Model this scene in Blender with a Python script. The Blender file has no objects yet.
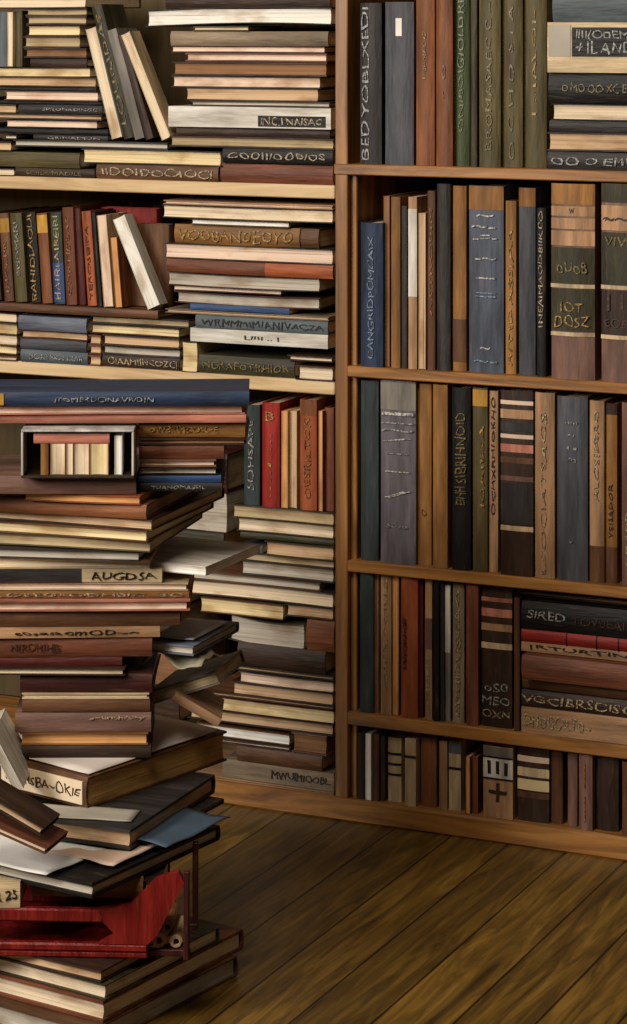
import bpy, bmesh, math, random
from mathutils import Vector, Matrix, noise
random.seed(7)
C = bpy.context.scene.collection
PI = math.pi
# ------------------------------------------------------------------ camera
F, CXP, HY = 2585.0, 313.5, 20.0
TH = math.radians(24.9)
HC = 1.238
CAM = Vector((1.6455, -3.646, HC))
FWD = Vector((-math.sin(TH), math.cos(TH), 0)); RGT = Vector((math.cos(TH), math.sin(TH), 0))
cam = bpy.data.objects.new('camera', bpy.data.cameras.new('camera')); C.objects.link(cam)
cam.data.sensor_fit = 'VERTICAL'; cam.data.sensor_height = 36; cam.data.lens = 36*F/1024
cam.data.shift_y = -(512-HY)/1024; cam.location = CAM; cam.rotation_euler = (PI/2, 0, TH)
cam.data.clip_end = 60
bpy.context.scene.camera = cam

def case_x(px, Y=0.0):            # world x where the picture column px meets the vertical plane y = Y
    d = FWD + RGT*((px-CXP)/F); t = (Y-CAM.y)/d.y
    return CAM.x + d.x*t
def case_z(px, py, Y=0.0):
    d = FWD + RGT*((px-CXP)/F); t = (Y-CAM.y)/d.y
    return HC - (py-HY)/F*t
def at_depth(px, Z):              # world x, y at camera depth Z
    p = CAM + (FWD + RGT*((px-CXP)/F))*Z
    return p.x, p.y
def z_depth(py, Z): return HC - (py-HY)/F*Z

# ------------------------------------------------------------------ materials
def lin(c): return tuple(((v/255)/12.92 if v/255 <= .04045 else ((v/255+.055)/1.055)**2.4) for v in c)
MATS = {}
def nodes(name):
    m = bpy.data.materials.new(name); m.use_nodes = True
    nt = m.node_tree; b = nt.nodes['Principled BSDF']
    return m, nt, b
def N(nt, t, **kw):
    n = nt.nodes.new(t)
    for k, v in kw.items():
        if k in n.inputs.keys(): n.inputs[k].default_value = v
        else: setattr(n, k, v)
    return n
def ramp(nt, stops):
    r = nt.nodes.new('ShaderNodeValToRGB')
    while len(r.color_ramp.elements) < len(stops): r.color_ramp.elements.new(.5)
    for e, (p, c) in zip(r.color_ramp.elements, stops):
        e.position = p; e.color = (*c, 1)
    return r
def mapped(nt, scale):
    tc = N(nt, 'ShaderNodeTexCoord'); mp = N(nt, 'ShaderNodeMapping'); mp.inputs['Scale'].default_value = scale
    oi = N(nt, 'ShaderNodeObjectInfo'); ad = N(nt, 'ShaderNodeVectorMath', operation='SCALE')
    cx = N(nt, 'ShaderNodeCombineXYZ'); L = nt.links
    L.new(oi.outputs['Random'], cx.inputs[0]); L.new(oi.outputs['Random'], cx.inputs[1]); L.new(oi.outputs['Random'], cx.inputs[2])
    L.new(cx.outputs[0], ad.inputs[0]); ad.inputs['Scale'].default_value = 40
    v = N(nt, 'ShaderNodeVectorMath', operation='ADD')
    L.new(tc.outputs['Object'], mp.inputs['Vector']); L.new(mp.outputs[0], v.inputs[0]); L.new(ad.outputs[0], v.inputs[1])
    return v, oi
def cover_mat(c, rough=.55, wear=.35, key=''):
    k = ('c', c, rough, wear)
    if k in MATS: return MATS[k]
    m, nt, b = nodes('cover_%d_%d_%d' % c); L = nt.links
    base = Vector(lin(c))*.78
    v, oi = mapped(nt, (48, 48, 7))
    n1 = N(nt, 'ShaderNodeTexNoise', Scale=1.0, Detail=5.0, Roughness=.62); L.new(v.outputs[0], n1.inputs['Vector'])
    lite = base*1.65 + Vector((.01, .008, .005))*min(1, base.x*30); dark = base*.46
    r = ramp(nt, [(.28, tuple(dark)), (.5, tuple(base)), (.72, tuple(min(x, .85) for x in lite))]); L.new(n1.outputs['Fac'], r.inputs[0])
    v2, _ = mapped(nt, (160, 160, 22))
    n2 = N(nt, 'ShaderNodeTexNoise', Scale=1.0, Detail=3.0); L.new(v2.outputs[0], n2.inputs['Vector'])
    r2 = ramp(nt, [(.62, (0, 0, 0)), (.75, (1, 1, 1))]); L.new(n2.outputs['Fac'], r2.inputs[0])
    mw = N(nt, 'ShaderNodeMath', operation='MULTIPLY'); mw.inputs[1].default_value = wear; L.new(r2.outputs[0], mw.inputs[0])
    mx = N(nt, 'ShaderNodeMix', data_type='RGBA'); L.new(mw.outputs[0], mx.inputs[0]); L.new(r.outputs[0], mx.inputs[6])
    worn = base*.5 + Vector(lin((150, 122, 88)))*.45; mx.inputs[7].default_value = (*worn, 1)
    L.new(mx.outputs[2], b.inputs['Base Color']); b.inputs['Roughness'].default_value = rough; b.inputs['Specular IOR Level'].default_value = .32
    bp = N(nt, 'ShaderNodeBump', Strength=.5, Distance=.003); L.new(n2.outputs['Fac'], bp.inputs['Height']); L.new(bp.outputs[0], b.inputs['Normal'])
    MATS[k] = m; return m
def page_mat(c):
    k = ('p', c)
    if k in MATS: return MATS[k]
    m, nt, b = nodes('pages_%d_%d_%d' % c); L = nt.links
    base = Vector(lin(c))
    v, oi = mapped(nt, (420, 10, 4))          # leaves lie across local x: streaks run along the length
    n1 = N(nt, 'ShaderNodeTexNoise', Scale=1.0, Detail=4.0, Roughness=.6); L.new(v.outputs[0], n1.inputs['Vector'])
    r = ramp(nt, [(.27, tuple(base*.34)), (.38, tuple(base*.85)), (.5, tuple(base)), (.7, tuple(min(x*1.22, .9) for x in base))]); L.new(n1.outputs['Fac'], r.inputs[0])
    v2, _ = mapped(nt, (40, 14, 14))
    n2 = N(nt, 'ShaderNodeTexNoise', Scale=1.0, Detail=4.0); L.new(v2.outputs[0], n2.inputs['Vector'])
    r2 = ramp(nt, [(.3, (.5, .38, .26)), (.5, (1, 1, 1))]); L.new(n2.outputs['Fac'], r2.inputs[0])
    mx = N(nt, 'ShaderNodeMix', data_type='RGBA', blend_type='MULTIPLY'); mx.inputs[0].default_value = .8
    L.new(r.outputs[0], mx.inputs[6]); L.new(r2.outputs[0], mx.inputs[7]); L.new(mx.outputs[2], b.inputs['Base Color'])
    b.inputs['Roughness'].default_value = .8
    bp = N(nt, 'ShaderNodeBump', Strength=.5, Distance=.002); L.new(n1.outputs['Fac'], bp.inputs['Height']); L.new(bp.outputs[0], b.inputs['Normal'])
    MATS[k] = m; return m
def paper_mat(c):
    k = ('s', c)
    if k in MATS: return MATS[k]
    m, nt, b = nodes('paper_%d_%d_%d' % c); L = nt.links
    base = Vector(lin(c)); v, _ = mapped(nt, (9, 9, 9))
    n1 = N(nt, 'ShaderNodeTexNoise', Scale=1.0, Detail=5.0); L.new(v.outputs[0], n1.inputs['Vector'])
    r = ramp(nt, [(.3, tuple(base*.72)), (.6, tuple(base))]); L.new(n1.outputs['Fac'], r.inputs[0]); L.new(r.outputs[0], b.inputs['Base Color'])
    b.inputs['Roughness'].default_value = .7
    MATS[k] = m; return m
def ink_mat(c, metal=0.0):
    k = ('i', c, metal)
    if k in MATS: return MATS[k]
    m, nt, b = nodes('ink_%d_%d_%d' % c); L = nt.links
    base = Vector(lin(c)); v, _ = mapped(nt, (300, 300, 300))
    n1 = N(nt, 'ShaderNodeTexNoise', Scale=1.0, Detail=2.0); L.new(v.outputs[0], n1.inputs['Vector'])
    r = ramp(nt, [(.4, tuple(base*.14)), (.62, tuple(base*.75))]); L.new(n1.outputs['Fac'], r.inputs[0]); L.new(r.outputs[0], b.inputs['Base Color'])
    b.inputs['Roughness'].default_value = .45; b.inputs['Metallic'].default_value = metal
    MATS[k] = m; return m
def wood_mat(name, c0, c1, c2, axis, rough=.42, fine=1.0):
    m, nt, b = nodes(name); L = nt.links
    tc = N(nt, 'ShaderNodeTexCoord'); mp = N(nt, 'ShaderNodeMapping')
    s = [16*fine]*3; s[axis] = 1.4; mp.inputs['Scale'].default_value = s; L.new(tc.outputs['Object'], mp.inputs[0])
    n1 = N(nt, 'ShaderNodeTexNoise', Scale=2.2, Detail=8.0, Roughness=.6, Distortion=1.2); L.new(mp.outputs[0], n1.inputs['Vector'])
    r = ramp(nt, [(.3, lin(c0)), (.5, lin(c1)), (.7, lin(c2))]); L.new(n1.outputs['Fac'], r.inputs[0])
    L.new(r.outputs[0], b.inputs['Base Color']); b.inputs['Roughness'].default_value = rough
    bp = N(nt, 'ShaderNodeBump', Strength=.3, Distance=.002); L.new(n1.outputs['Fac'], bp.inputs['Height']); L.new(bp.outputs[0], b.inputs['Normal'])
    return m
OAK_X = wood_mat('oak_shelf', (84, 54, 22), (152, 102, 48), (186, 134, 70), 0)
OAK_Z = wood_mat('oak_post', (80, 52, 22), (142, 96, 46), (172, 124, 64), 2)
PALE = wood_mat('pale_board', (170, 138, 96), (208, 178, 134), (224, 198, 158), 0, .6)
BACKD = wood_mat('dark_back', (20, 13, 8), (32, 21, 12), (44, 30, 18), 2, .8)
BACKO = wood_mat('olive_back', (58, 46, 24), (76, 62, 34), (90, 74, 42), 2, .8)
def floor_mat():
    m, nt, b = nodes('floor_planks'); L = nt.links
    tc = N(nt, 'ShaderNodeTexCoord'); mp = N(nt, 'ShaderNodeMapping'); mp.inputs['Rotation'].default_value = (0, 0, PI/2)
    L.new(tc.outputs['Object'], mp.inputs[0])
    br = N(nt, 'ShaderNodeTexBrick'); L.new(mp.outputs[0], br.inputs['Vector'])
    br.offset = .37; br.inputs['Scale'].default_value = 1; br.inputs['Brick Width'].default_value = 2.6; br.inputs['Row Height'].default_value = .092
    br.inputs['Mortar Size'].default_value = .0022; br.inputs['Mortar Smooth'].default_value = .5
    br.inputs['Color1'].default_value = (.62, .62, .62, 1); br.inputs['Color2'].default_value = (1, 1, 1, 1); br.inputs['Mortar'].default_value = (.1, .08, .06, 1)
    mg = N(nt, 'ShaderNodeMapping'); mg.inputs['Scale'].default_value = (26, 2.2, 1); L.new(tc.outputs['Object'], mg.inputs[0])
    n1 = N(nt, 'ShaderNodeTexNoise', Scale=1.6, Detail=8.0, Roughness=.62, Distortion=1.6); L.new(mg.outputs[0], n1.inputs['Vector'])
    r = ramp(nt, [(.28, lin((50, 36, 10))), (.48, lin((106, 78, 26))), (.62, lin((138, 104, 38))), (.78, lin((166, 128, 56)))]); L.new(n1.outputs['Fac'], r.inputs[0])
    mx = N(nt, 'ShaderNodeMix', data_type='RGBA', blend_type='MULTIPLY'); mx.inputs[0].default_value = 1
    L.new(r.outputs[0], mx.inputs[6]); L.new(br.outputs['Color'], mx.inputs[7]); L.new(mx.outputs[2], b.inputs['Base Color'])
    b.inputs['Roughness'].default_value = .42
    bp = N(nt, 'ShaderNodeBump', Strength=.4, Distance=.003); L.new(br.outputs['Fac'], bp.inputs['Height']); bp.invert = True
    L.new(bp.outputs[0], b.inputs['Normal'])
    return m

# ------------------------------------------------------------------ object helpers
def link_mesh(name, verts, faces, mat, parent=None, mw=None, smooth=0):
    me = bpy.data.meshes.new(name); me.from_pydata(verts, [], faces); me.update()
    bm = bmesh.new(); bm.from_mesh(me); bmesh.ops.recalc_face_normals(bm, faces=bm.faces); bm.to_mesh(me); bm.free()
    if smooth:
        me.shade_smooth(); me.set_sharp_from_angle(angle=math.radians(smooth))
    me.materials.append(mat)
    o = bpy.data.objects.new(name, me); C.objects.link(o)
    if parent: o.parent = parent
    if mw is not None: o.matrix_local = mw
    return o
def thing(name, label, cat, group, loc, rot=(0, 0, 0)):
    o = bpy.data.objects.new(name, None); C.objects.link(o)
    o.empty_display_size = .02
    o.location = loc; o.rotation_euler = rot; o['label'] = label; o['category'] = cat
    if group: o['group'] = group
    return o
def bevel_box(x0, x1, y0, y1, z0, z1, bv=.002, seg=1):
    bm = bmesh.new(); bmesh.ops.create_cube(bm, size=1)
    for v in bm.verts: v.co = Vector(((x0+x1)/2+v.co.x*(x1-x0), (y0+y1)/2+v.co.y*(y1-y0), (z0+z1)/2+v.co.z*(z1-z0)))
    if bv > 0: bmesh.ops.bevel(bm, geom=bm.edges[:], offset=bv, segments=seg, affect='EDGES')
    return bm
def bm_obj(name, bm, mat, parent=None, mw=None):
    me = bpy.data.meshes.new(name); bm.to_mesh(me); bm.free(); me.materials.append(mat)
    o = bpy.data.objects.new(name, me); C.objects.link(o)
    if parent: o.parent = parent
    if mw is not None: o.matrix_local = mw
    return o
def box(name, dims, mat, parent=None, bv=.002, mw=None): return bm_obj(name, bevel_box(*dims, bv), mat, parent, mw)

TEXTS = {}
def text_mesh(s, bold=.0):
    k = (s, bold)
    if k in TEXTS: return TEXTS[k]
    cu = bpy.data.curves.new('lettering', 'FONT'); cu.body = s; cu.extrude = .03; cu.offset = bold; cu.resolution_u = 2
    cu.align_x = 'CENTER'; cu.align_y = 'CENTER'
    o = bpy.data.objects.new('lettering', cu); C.objects.link(o)
    bpy.context.view_layer.update()
    me = bpy.data.meshes.new_from_object(o.evaluated_get(bpy.context.evaluated_depsgraph_get()))
    bpy.data.objects.remove(o)
    xs = [v.co.x for v in me.vertices]; ys = [v.co.y for v in me.vertices]
    cx, cy = (min(xs)+max(xs))/2, (min(ys)+max(ys))/2; w, h = max(xs)-min(xs), max(ys)-min(ys)
    TEXTS[k] = ([(v.co.x-cx, v.co.y-cy, v.co.z) for v in me.vertices], [tuple(p.vertices) for p in me.polygons], w, h)
    bpy.data.meshes.remove(me)
    return TEXTS[k]
def lettering(s, w, h, mat, parent, mw, wob=.0):
    vs, fs, W, H_ = text_mesh(s, .0)
    h *= .8; V = []
    sd = random.uniform(0, 50)
    for x, y, z in vs:
        q = Vector((x*1.7+sd, y*1.7, sd)); dx = noise.noise(q)*min(.17, W*.05); dy = noise.noise(q+Vector((9, 9, 9)))*min(.22, H_*.3)
        V.append(((x+dx)*w/W, (y+dy)*h/H_, z*.012))
    return link_mesh('lettering', V, fs, mat, parent, mw)

R_H = Matrix.Rotation(PI/2, 4, 'Y')          # local z -> world x, local x -> world -z  (book lying down)
def make_book(root, T, H_, D, lying, flip, cover, pages, t=.0022, oh=.003, bulge=None, warp=0., wph=0., cp_rough=.5, wear=.35,
              panels=(), texts=(), bands=(), curl=0., patches=()):
    """root: Empty at the base.  T thickness, H_ length of the spine, D depth.  Local: thickness x, spine along z, spine at -y."""
    if bulge is None: bulge = min(.13*T, .004)
    if lying: M = Matrix.Translation((0, 0, T/2)) @ (Matrix.Rotation(PI, 4, 'Z') if flip else Matrix.Identity(4)) @ R_H
    else: M = Matrix.Translation((0, 0, H_/2)) @ (Matrix.Rotation(PI, 4, 'Z') if flip else Matrix.Identity(4))
    t = min(t, T*.22)
    nz = 10 if abs(warp)+abs(curl) > 0 else 4
    sgn = -1 if lying and not flip else (1 if not lying else -1)
    def W(x, z):
        u = z/H_
        return x + sgn*(warp*math.sin(PI*(u+.5)+wph) + curl*max(0, (u if not flip else -u)*2-.0)**2.2 if True else 0)
    if not lying:
        def W(x, z): return x + warp*math.sin(PI*(z/H_+.5)+wph)
    def prof(off):                     # outline inset by off
        a = T/2-off; pts = [(-a, D/2)]
        n = 9
        for i in range(n):
            q = -1+2*i/(n-1); pts.append((a*q, -D/2+off+bulge*q*q))
        pts.append((a, D/2)); return pts
    po, pi_ = prof(0), prof(t); n = len(po)
    V, Fc = [], []
    for j in range(nz+1):
        z = -H_/2 + H_*j/nz
        for (x, y) in po: V.append((W(x, z), y, z))
        for (x, y) in pi_: V.append((W(x, z), y, z))
    def I(j, i, inner): return j*2*n + (n if inner else 0) + i
    for j in range(nz):
        for i in range(n-1):
            Fc.append((I(j, i, 0), I(j, i+1, 0), I(j+1, i+1, 0), I(j+1, i, 0)))
            Fc.append((I(j, i, 1), I(j+1, i, 1), I(j+1, i+1, 1), I(j, i+1, 1)))
        for i in (0, n-1): Fc.append((I(j, i, 0), I(j, i, 1), I(j+1, i, 1), I(j+1, i, 0)))
    for j in (0, nz):
        for i in range(n-1): Fc.append((I(j, i, 0), I(j, i+1, 0), I(j, i+1, 1), I(j, i, 1)))
    cov = link_mesh('cover', V, Fc, cover, root, M, 40)
    # page block
    a = T/2-t-.0002; V, Fc = [], []
    ys = [-D/2+bulge+t+.0003, D/2-oh-min(T*.08, .002)]
    m_ = 6
    ring = [(-a, ys[0]), (a, ys[0])] + [(a - 2*a*i/m_, D/2-oh-min(T*.1, .0025)*(1-(2*i/m_-1)**2)) for i in range(m_+1)]
    n = len(ring)
    for j in range(nz+1):
        z = (-H_/2+oh) + (H_-2*oh)*j/nz
        for (x, y) in ring: V.append((W(x, z), y, z))
    for j in range(nz):
        for i in range(n): Fc.append((j*n+i, j*n+(i+1) % n, (j+1)*n+(i+1) % n, (j+1)*n+i))
    Fc.append(tuple(range(n))); Fc.append(tuple(nz*n+i for i in range(n)))
    link_mesh('pages', V, Fc, pages, root, M, 30)
    # strips wrapped round the spine: (u0, u1, material, lift, name)
    def strip(u0, u1, mat, lift, name, side=.004):
        z0, z1 = -H_/2+u0*H_, -H_/2+u1*H_
        pts = []
        for i in range(9):
            q = -1+2*i/8; pts.append(((T/2+lift*.3)*q, -D/2-lift+bulge*q*q))
        V, Fc = [], []
        kz = max(2, int(6*abs(u1-u0))+1)
        for j in range(kz):
            z = z0+(z1-z0)*j/(kz-1)
            for (x, y) in pts: V.append((W(x, z), y, z))
            for (x, y) in pts: V.append((W(x*.985, z), y+lift+.0003, z))
        for j in range(kz-1):
            for i in range(8):
                b0 = j*18; b1 = (j+1)*18
                Fc.append((b0+i, b0+i+1, b1+i+1, b1+i)); Fc.append((b0+9+i, b1+9+i, b1+10+i, b0+10+i))
            for i in (0, 8): Fc.append((j*18+i, j*18+9+i, (j+1)*18+9+i, (j+1)*18+i))
        for j in (0, kz-1):
            for i in range(8): Fc.append((j*18+i, j*18+i+1, j*18+10+i, j*18+9+i))
        return link_mesh(name, V, Fc, mat, cov, Matrix.Identity(4), 40)
    for p in panels: strip(*p[:3], .0006, 'spine_label')
    for p in bands: strip(*p[:3], .0016, 'raised_band')
    for u0, u1, v0, v1, mat in patches:      # flat label: u along the spine, v up across it (lying) / across it (upright)
        s_ = -1 if lying else 1
        xa, xb = sorted((s_*(v0-.5)*T, s_*(v1-.5)*T)); zc = -H_/2+(u0+u1)/2*H_; w0 = W(0, zc)
        box('spine_label', (w0+xa, w0+xb, -D/2-.0009, -D/2+.0025, -H_/2+u0*H_, -H_/2+u1*H_), mat, cov, .0003)
    # lettering: (string, u0, u1, hfrac, material, across, xoff)
    for tx in texts:
        s, u0, u1, hf, mat = tx[:5]; across = tx[5] if len(tx) > 5 else False; xo = tx[6] if len(tx) > 6 else 0
        zc = -H_/2+(u0+u1)/2*H_; Lz = abs(u1-u0)*H_
        lift = -D/2-.0012
        if across:
            Mt = Matrix.Translation((W(xo*T, zc), lift, zc)) @ Matrix.Rotation(PI/2, 4, 'X')
            lettering(s, hf*T, Lz, mat, cov, Mt)
        else:
            rot = Matrix(((0, -1, 0, 0), (0, 0, -1, 0), (1, 0, 0, 0), (0, 0, 0, 1)))
            lettering(s, Lz, hf*T, mat, cov, Matrix.Translation((W(xo*T, zc), lift, zc)) @ rot)
    return cov

# ------------------------------------------------------------------ palette (cover / page / ink)
COL = dict(black=(15, 13, 13), charcoal=(48, 44, 44), slate=(76, 78, 86), bluegrey=(84, 92, 108), navy=(40, 56, 84), blue=(48, 76, 122), steel=(100, 106, 122),
  teal=(54, 66, 68), tealgrey=(82, 94, 100), mauve=(104, 98, 106), brown=(100, 66, 42), dkbrown=(56, 38, 28), redbrown=(116, 66, 44), rust=(132, 80, 48), ochre=(154, 108, 56),
  tan=(180, 140, 104), leather=(142, 98, 50), olive=(88, 78, 46), dkolive=(58, 54, 36), green=(62, 74, 42), red=(150, 34, 28), dkred=(84, 28, 24), maroon=(64, 24, 20),
  pink=(196, 126, 106), orange=(162, 84, 46), grey=(122, 116, 108), greytan=(140, 122, 100), white=(222, 216, 204), cream=(208, 184, 146), mauvebrown=(124, 92, 80), gold=(200, 150, 60))
PG = dict(cream=(226, 206, 176), white=(240, 236, 226), pinkc=(228, 200, 178), tan=(200, 168, 132), grey=(180, 172, 158), olive=(174, 154, 118), yellow=(226, 204, 156), orange=(206, 150, 92), ochre=(186, 146, 84), brown=(140, 100, 66), blue=(176, 184, 196))
INK = dict(gold=(206, 164, 84), cream=(220, 198, 158), silver=(190, 190, 186), dark=(36, 26, 18), white=(232, 228, 220), green=(140, 150, 84), brown=(90, 56, 30), bluei=(150, 170, 200), oliveg=(150, 130, 70), blk=(14, 12, 12), rusti=(190, 120, 70))
def cv(k, **kw): return cover_mat(COL[k], **kw)
def ink(k): return ink_mat(INK[k])
ORD = 'first second third fourth fifth sixth seventh eighth ninth tenth eleventh twelfth thirteenth fourteenth fifteenth sixteenth seventeenth eighteenth nineteenth twentieth'.split()
ORD += ['twenty-'+w for w in ORD[:9]] + ['thirtieth'] + ['thirty-'+w for w in ORD[:9]]
def book_opts(o, H_len):
    kw = dict()
    for k in ('warp', 'wph', 'bulge', 't', 'oh', 'wear', 'curl'):
        if k in o: kw[k] = o[k]
    tx = []
    for e in o.get('tx', []): tx.append((e[0], e[1], e[2], e[3], ink(e[4])) + tuple(e[5:]))
    kw['texts'] = tx; kw['patches'] = [(a, b, c, d, paper_mat(PG[e]) if e in PG else cover_mat(COL[e])) for a, b, c, d, e in o.get('pt', [])]
    kw['panels'] = [(a, b, paper_mat(PG[c]) if c in PG and c not in COL else cover_mat(COL[c])) for a, b, c in o.get('pn', [])]
    kw['bands'] = [(a, b, cover_mat(COL[c])) for a, b, c in o.get('bd', [])]
    return kw
PEND = []     # (root, look, zone, order key) -> labels are written once every zone is complete
DARKEN = ('cream', 'tan', 'greytan', 'white', 'grey', 'brown', 'pink', 'olive')
def board(kind, cover, T, keep=False):
    if keep: return cover
    if kind in 'PF' and cover in DARKEN and T > .007: return random.choice(['dkbrown', 'dkbrown', 'black', 'maroon', 'charcoal', 'dkolive', 'brown'])
    return cover
def style(kind, o, lying=False):
    if kind in 'SQ': flip = False
    else: flip = True
    if kind == 'P' and lying: o.setdefault('t', .0015); o.setdefault('oh', random.uniform(.001, .005))
    if kind in 'PQ': o.setdefault('t', .0009); o.setdefault('oh', .0006); o.setdefault('bulge', .0006)
    return flip
ZONES = {}
def zone(name, zfn): ZONES[name] = dict(items=[], base=zfn)

def lay(zn, x0, x1, ytop, kind, cover, look, pg='cream', Y=None, D=None, yaw=None, name='book', **o):
    """a book lying on a shelf stack: picture columns x0..x1, its upper edge at ytop"""
    Z = ZONES[zn]
    Y = (random.uniform(0, .010) if Y is None else Y); xc = (max(x0, -20)+x1)/2
    X0, X1 = case_x(x0, Y), case_x(x1, Y); L = X1-X0
    ztop = case_z(xc, ytop, Y)
    zb = Z['base']
    for (a, b, zt) in Z['items']:
        if a < X1-.006 and b > X0+.006: zb = max(zb, zt)
    T = ztop-zb
    if T < .003: print('THIN', zn, look, x0, x1, ytop, round(T, 4)); T = .004
    Z['items'].append((X0, X1, zb+T))
    D = D or min(.25, max(.12, L*random.uniform(.62, .8)))
    if yaw is None: yaw = random.uniform(-.7, .7) if x1 < 322 else 0
    T2 = T-.0007
    r = thing(name, '', 'book', Z.get('group'), ((X0+X1)/2, Y+D/2, zb+.0002), (0, 0, math.radians(yaw)))
    flip = style(kind, o, True); cover = board(kind, cover, T, o.pop('keep', False))
    o.setdefault('warp', random.uniform(-1, 1)*min(.0008, T*.06))
    make_book(r, T2, L-.001, D, True, flip, cv(cover), page_mat(PG[pg]), **book_opts(o, L))
    PEND.append((r, look, zn)); return r
def stand(zn, x0, x1, ytop, kind, cover, look, pg='cream', Y=None, D=None, lean=0, name='book', **o):
    """an upright book: picture columns x0..x1 at its foot"""
    Z = ZONES[zn]
    Y = (random.uniform(.002, .016) if Y is None else Y)
    X0, X1 = case_x(x0, Y), case_x(x1, Y); T = X1-X0
    zb = Z['base']
    for (a, b, zt) in Z['items']:
        if a < X1-.001 and b > X0+.001: zb = max(zb, zt)
    Hh = (case_z((x0+x1)/2, ytop, Y)-zb)/math.cos(math.radians(lean))
    D = D or random.uniform(.16, .22)
    if kind == 'L':        # leaning flat against something, length given through ytop already
        kind = 'P'
    a = math.radians(lean)
    T2 = (T-.0011)*math.cos(a)
    # lean to the left pivots about the lower left edge
    if lean > 0: cx = X0 + T2/2*math.cos(a); dz = T2/2*math.sin(a)
    elif lean < 0: cx = X1 - T2/2*math.cos(a); dz = T2/2*math.sin(-a)
    else: cx = (X0+X1)/2; dz = 0
    r = thing(name, '', 'book', Z.get('group'), (cx, Y+D/2, zb+.0002+dz), (0, -a, 0))
    flip = style(kind, o)
    o.setdefault('warp', random.uniform(-1, 1)*.0003)
    o['tx'] = [(e[0], e[1], e[2], e[3]*(.8 if len(e) < 6 or not e[5] else 1), *e[4:]) for e in o.get('tx', [])]
    make_book(r, T2, Hh, D, False, flip, cv(cover), page_mat(PG[pg]), **book_opts(o, Hh))
    PEND.append((r, look, zn)); return r

#@@SETTING
# ------------------------------------------------------------------ setting
def struct(o): o['kind'] = 'structure'; return o
zs = lambda px, py: case_z(px, py, 0)
fl = struct(box('floor', (-3.2, 3.6, -5.0, .36, -.05, 0), floor_mat(), bv=0))
wallm = paper_mat((122, 108, 84))
struct(box('wall_back', (-3.2, 3.6, .36, .46, -.05, 2.6), wallm, bv=0))

XP0, XP1 = case_x(335), case_x(347.5)          # the post between the two bays
XL, XR = -.92, .80
SH = [(167, 178), (373, 384), (571.5, 583), (726, 739)]      # right bay shelf edges at column 467
SHZ = [(zs(467, a), zs(467, b)) for a, b in SH]
PLZ = zs(467, 815)
L1 = (zs(170, 181), zs(170, 194)); L2 = (zs(170, 371.5), zs(170, 384.5))
bc = thing('bookcase', 'wide oak bookcase with two bays crammed with books above a plank floor', 'bookcase', None, (0, .15, 0))
def bcp(name, x0, x1, y0, y1, z0, z1, m, bv=.0015):
    o = box(name, (x0, x1, y0-.15, y1-.15, z0, z1), m, bc, bv); return o
DC = .30
bcp('upright', XP0, XP1, 0, DC, PLZ, 1.78, OAK_Z)
bcp('upright', XL-.02, XL, 0, DC, 0, 1.78, OAK_Z); bcp('upright', XR, XR+.02, 0, DC, 0, 1.78, OAK_Z)
bcp('side_lining', XP1+.0003, XP1+.0105, .012, DC, PLZ, SHZ[0][1]-.0005, OAK_Z)
bcp('back_panel', XP1, XR, DC, DC+.012, PLZ, 1.78, BACKD)
o = bcp('back_panel', XL, XP0, DC, DC+.012, PLZ, 1.78, BACKO); o['label'] = 'olive brown back panel'
for i, (a, b) in enumerate(SHZ):
    if i == 0: bcp('shelf', XP0-.001, XR, -.003, DC, b, a, OAK_X)
    else: bcp('shelf', XP1+.0005, XR, -.003, DC, b, a, OAK_X)
for a, b in (L1, L2):
    o = bcp('shelf', XL, XP0-.0025, .004, DC, b, a, PALE); o['label'] = 'pale rough shelf board'
bcp('bottom_board', XL, XR, 0, DC, PLZ-.018, PLZ, OAK_X); bcp('plinth', XL, XR, -.004, .014, 0, PLZ-.0005, OAK_X, .003)
bcp('top_board', XL-.02, XR+.02, -.004, DC+.01, 1.781, 1.80, OAK_X)

#@@LEFT
# ------------------------------------------------------------------ left bay, top tier
zone('A', L1[0]); ZONES['A'].update(group='books on the top shelf of the flat-stack bay', place='on its top shelf')
A = 'A'
lay(A, -60, 14, 168, 'P', 'cream', 'short cream-edged book at the stack foot')
lay(A, 15, 95, 168, 'S', 'dkbrown', 'dark brown book with faded gold lettering', tx=[('EOILOMADILE', .15, .85, .5, 'oliveg')])
lay(A, 96, 219, 165, 'S', 'brown', 'brown book with bold cream lettering on its spine', tx=[('IIDOIDOOIOCI', .05, .95, .6, 'cream')])
lay(A, 220, 333, 164, 'S', 'redbrown', 'plain reddish brown book', wear=.8)
lay(A, -60, 80, 152, 'S', 'olive', 'olive brown book with a worn spine', wear=.7)
lay(A, 81, 221, 150, 'P', 'tan', 'long yellowish cream-edged book', pg='yellow')
lay(A, 222, 333, 149, 'S', 'black', 'black book with cream ornamental lettering', tx=[('COOIIIOOBIOS', .06, .94, .62, 'cream')])
lay(A, -60, 12, 141, 'F', 'brown', 'short brown book with tan page edges', pg='tan')
lay(A, 13, 168, 141, 'F', 'charcoal', 'long thin charcoal board-bound book', pg='grey')
lay(A, 169, 334, 137, 'F', 'greytan', 'long grey-tan book against the post', pg='olive')
lay(A, 2, 17, 134.5, 'P', 'cream', 'tiny cream block of pages')
lay(A, 33, 108, 135, 'S', 'charcoal', 'charcoal book with silver lettering', tx=[('GRINADIUN', .2, .9, .6, 'silver')])
lay(A, -60, 107, 128, 'S', 'black', 'plain black book')
lay(A, 5, 97, 120, 'P', 'cream', 'pinkish cream-edged paperback', pg='pinkc')
lay(A, -60, 101, 114, 'F', 'dkbrown', 'dark brown book with tan page edges', pg='tan')
lay(A, -60, 17, 104, 'P', 'tan', 'short tan-edged paperback', pg='tan')
lay(A, 18, 102, 105, 'S', 'charcoal', 'charcoal book with fine silver lettering', tx=[('SPILONADINGC', .3, .95, .4, 'silver')])
lay(A, -60, 100, 100.5, 'S', 'black', 'thin black book')
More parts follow.
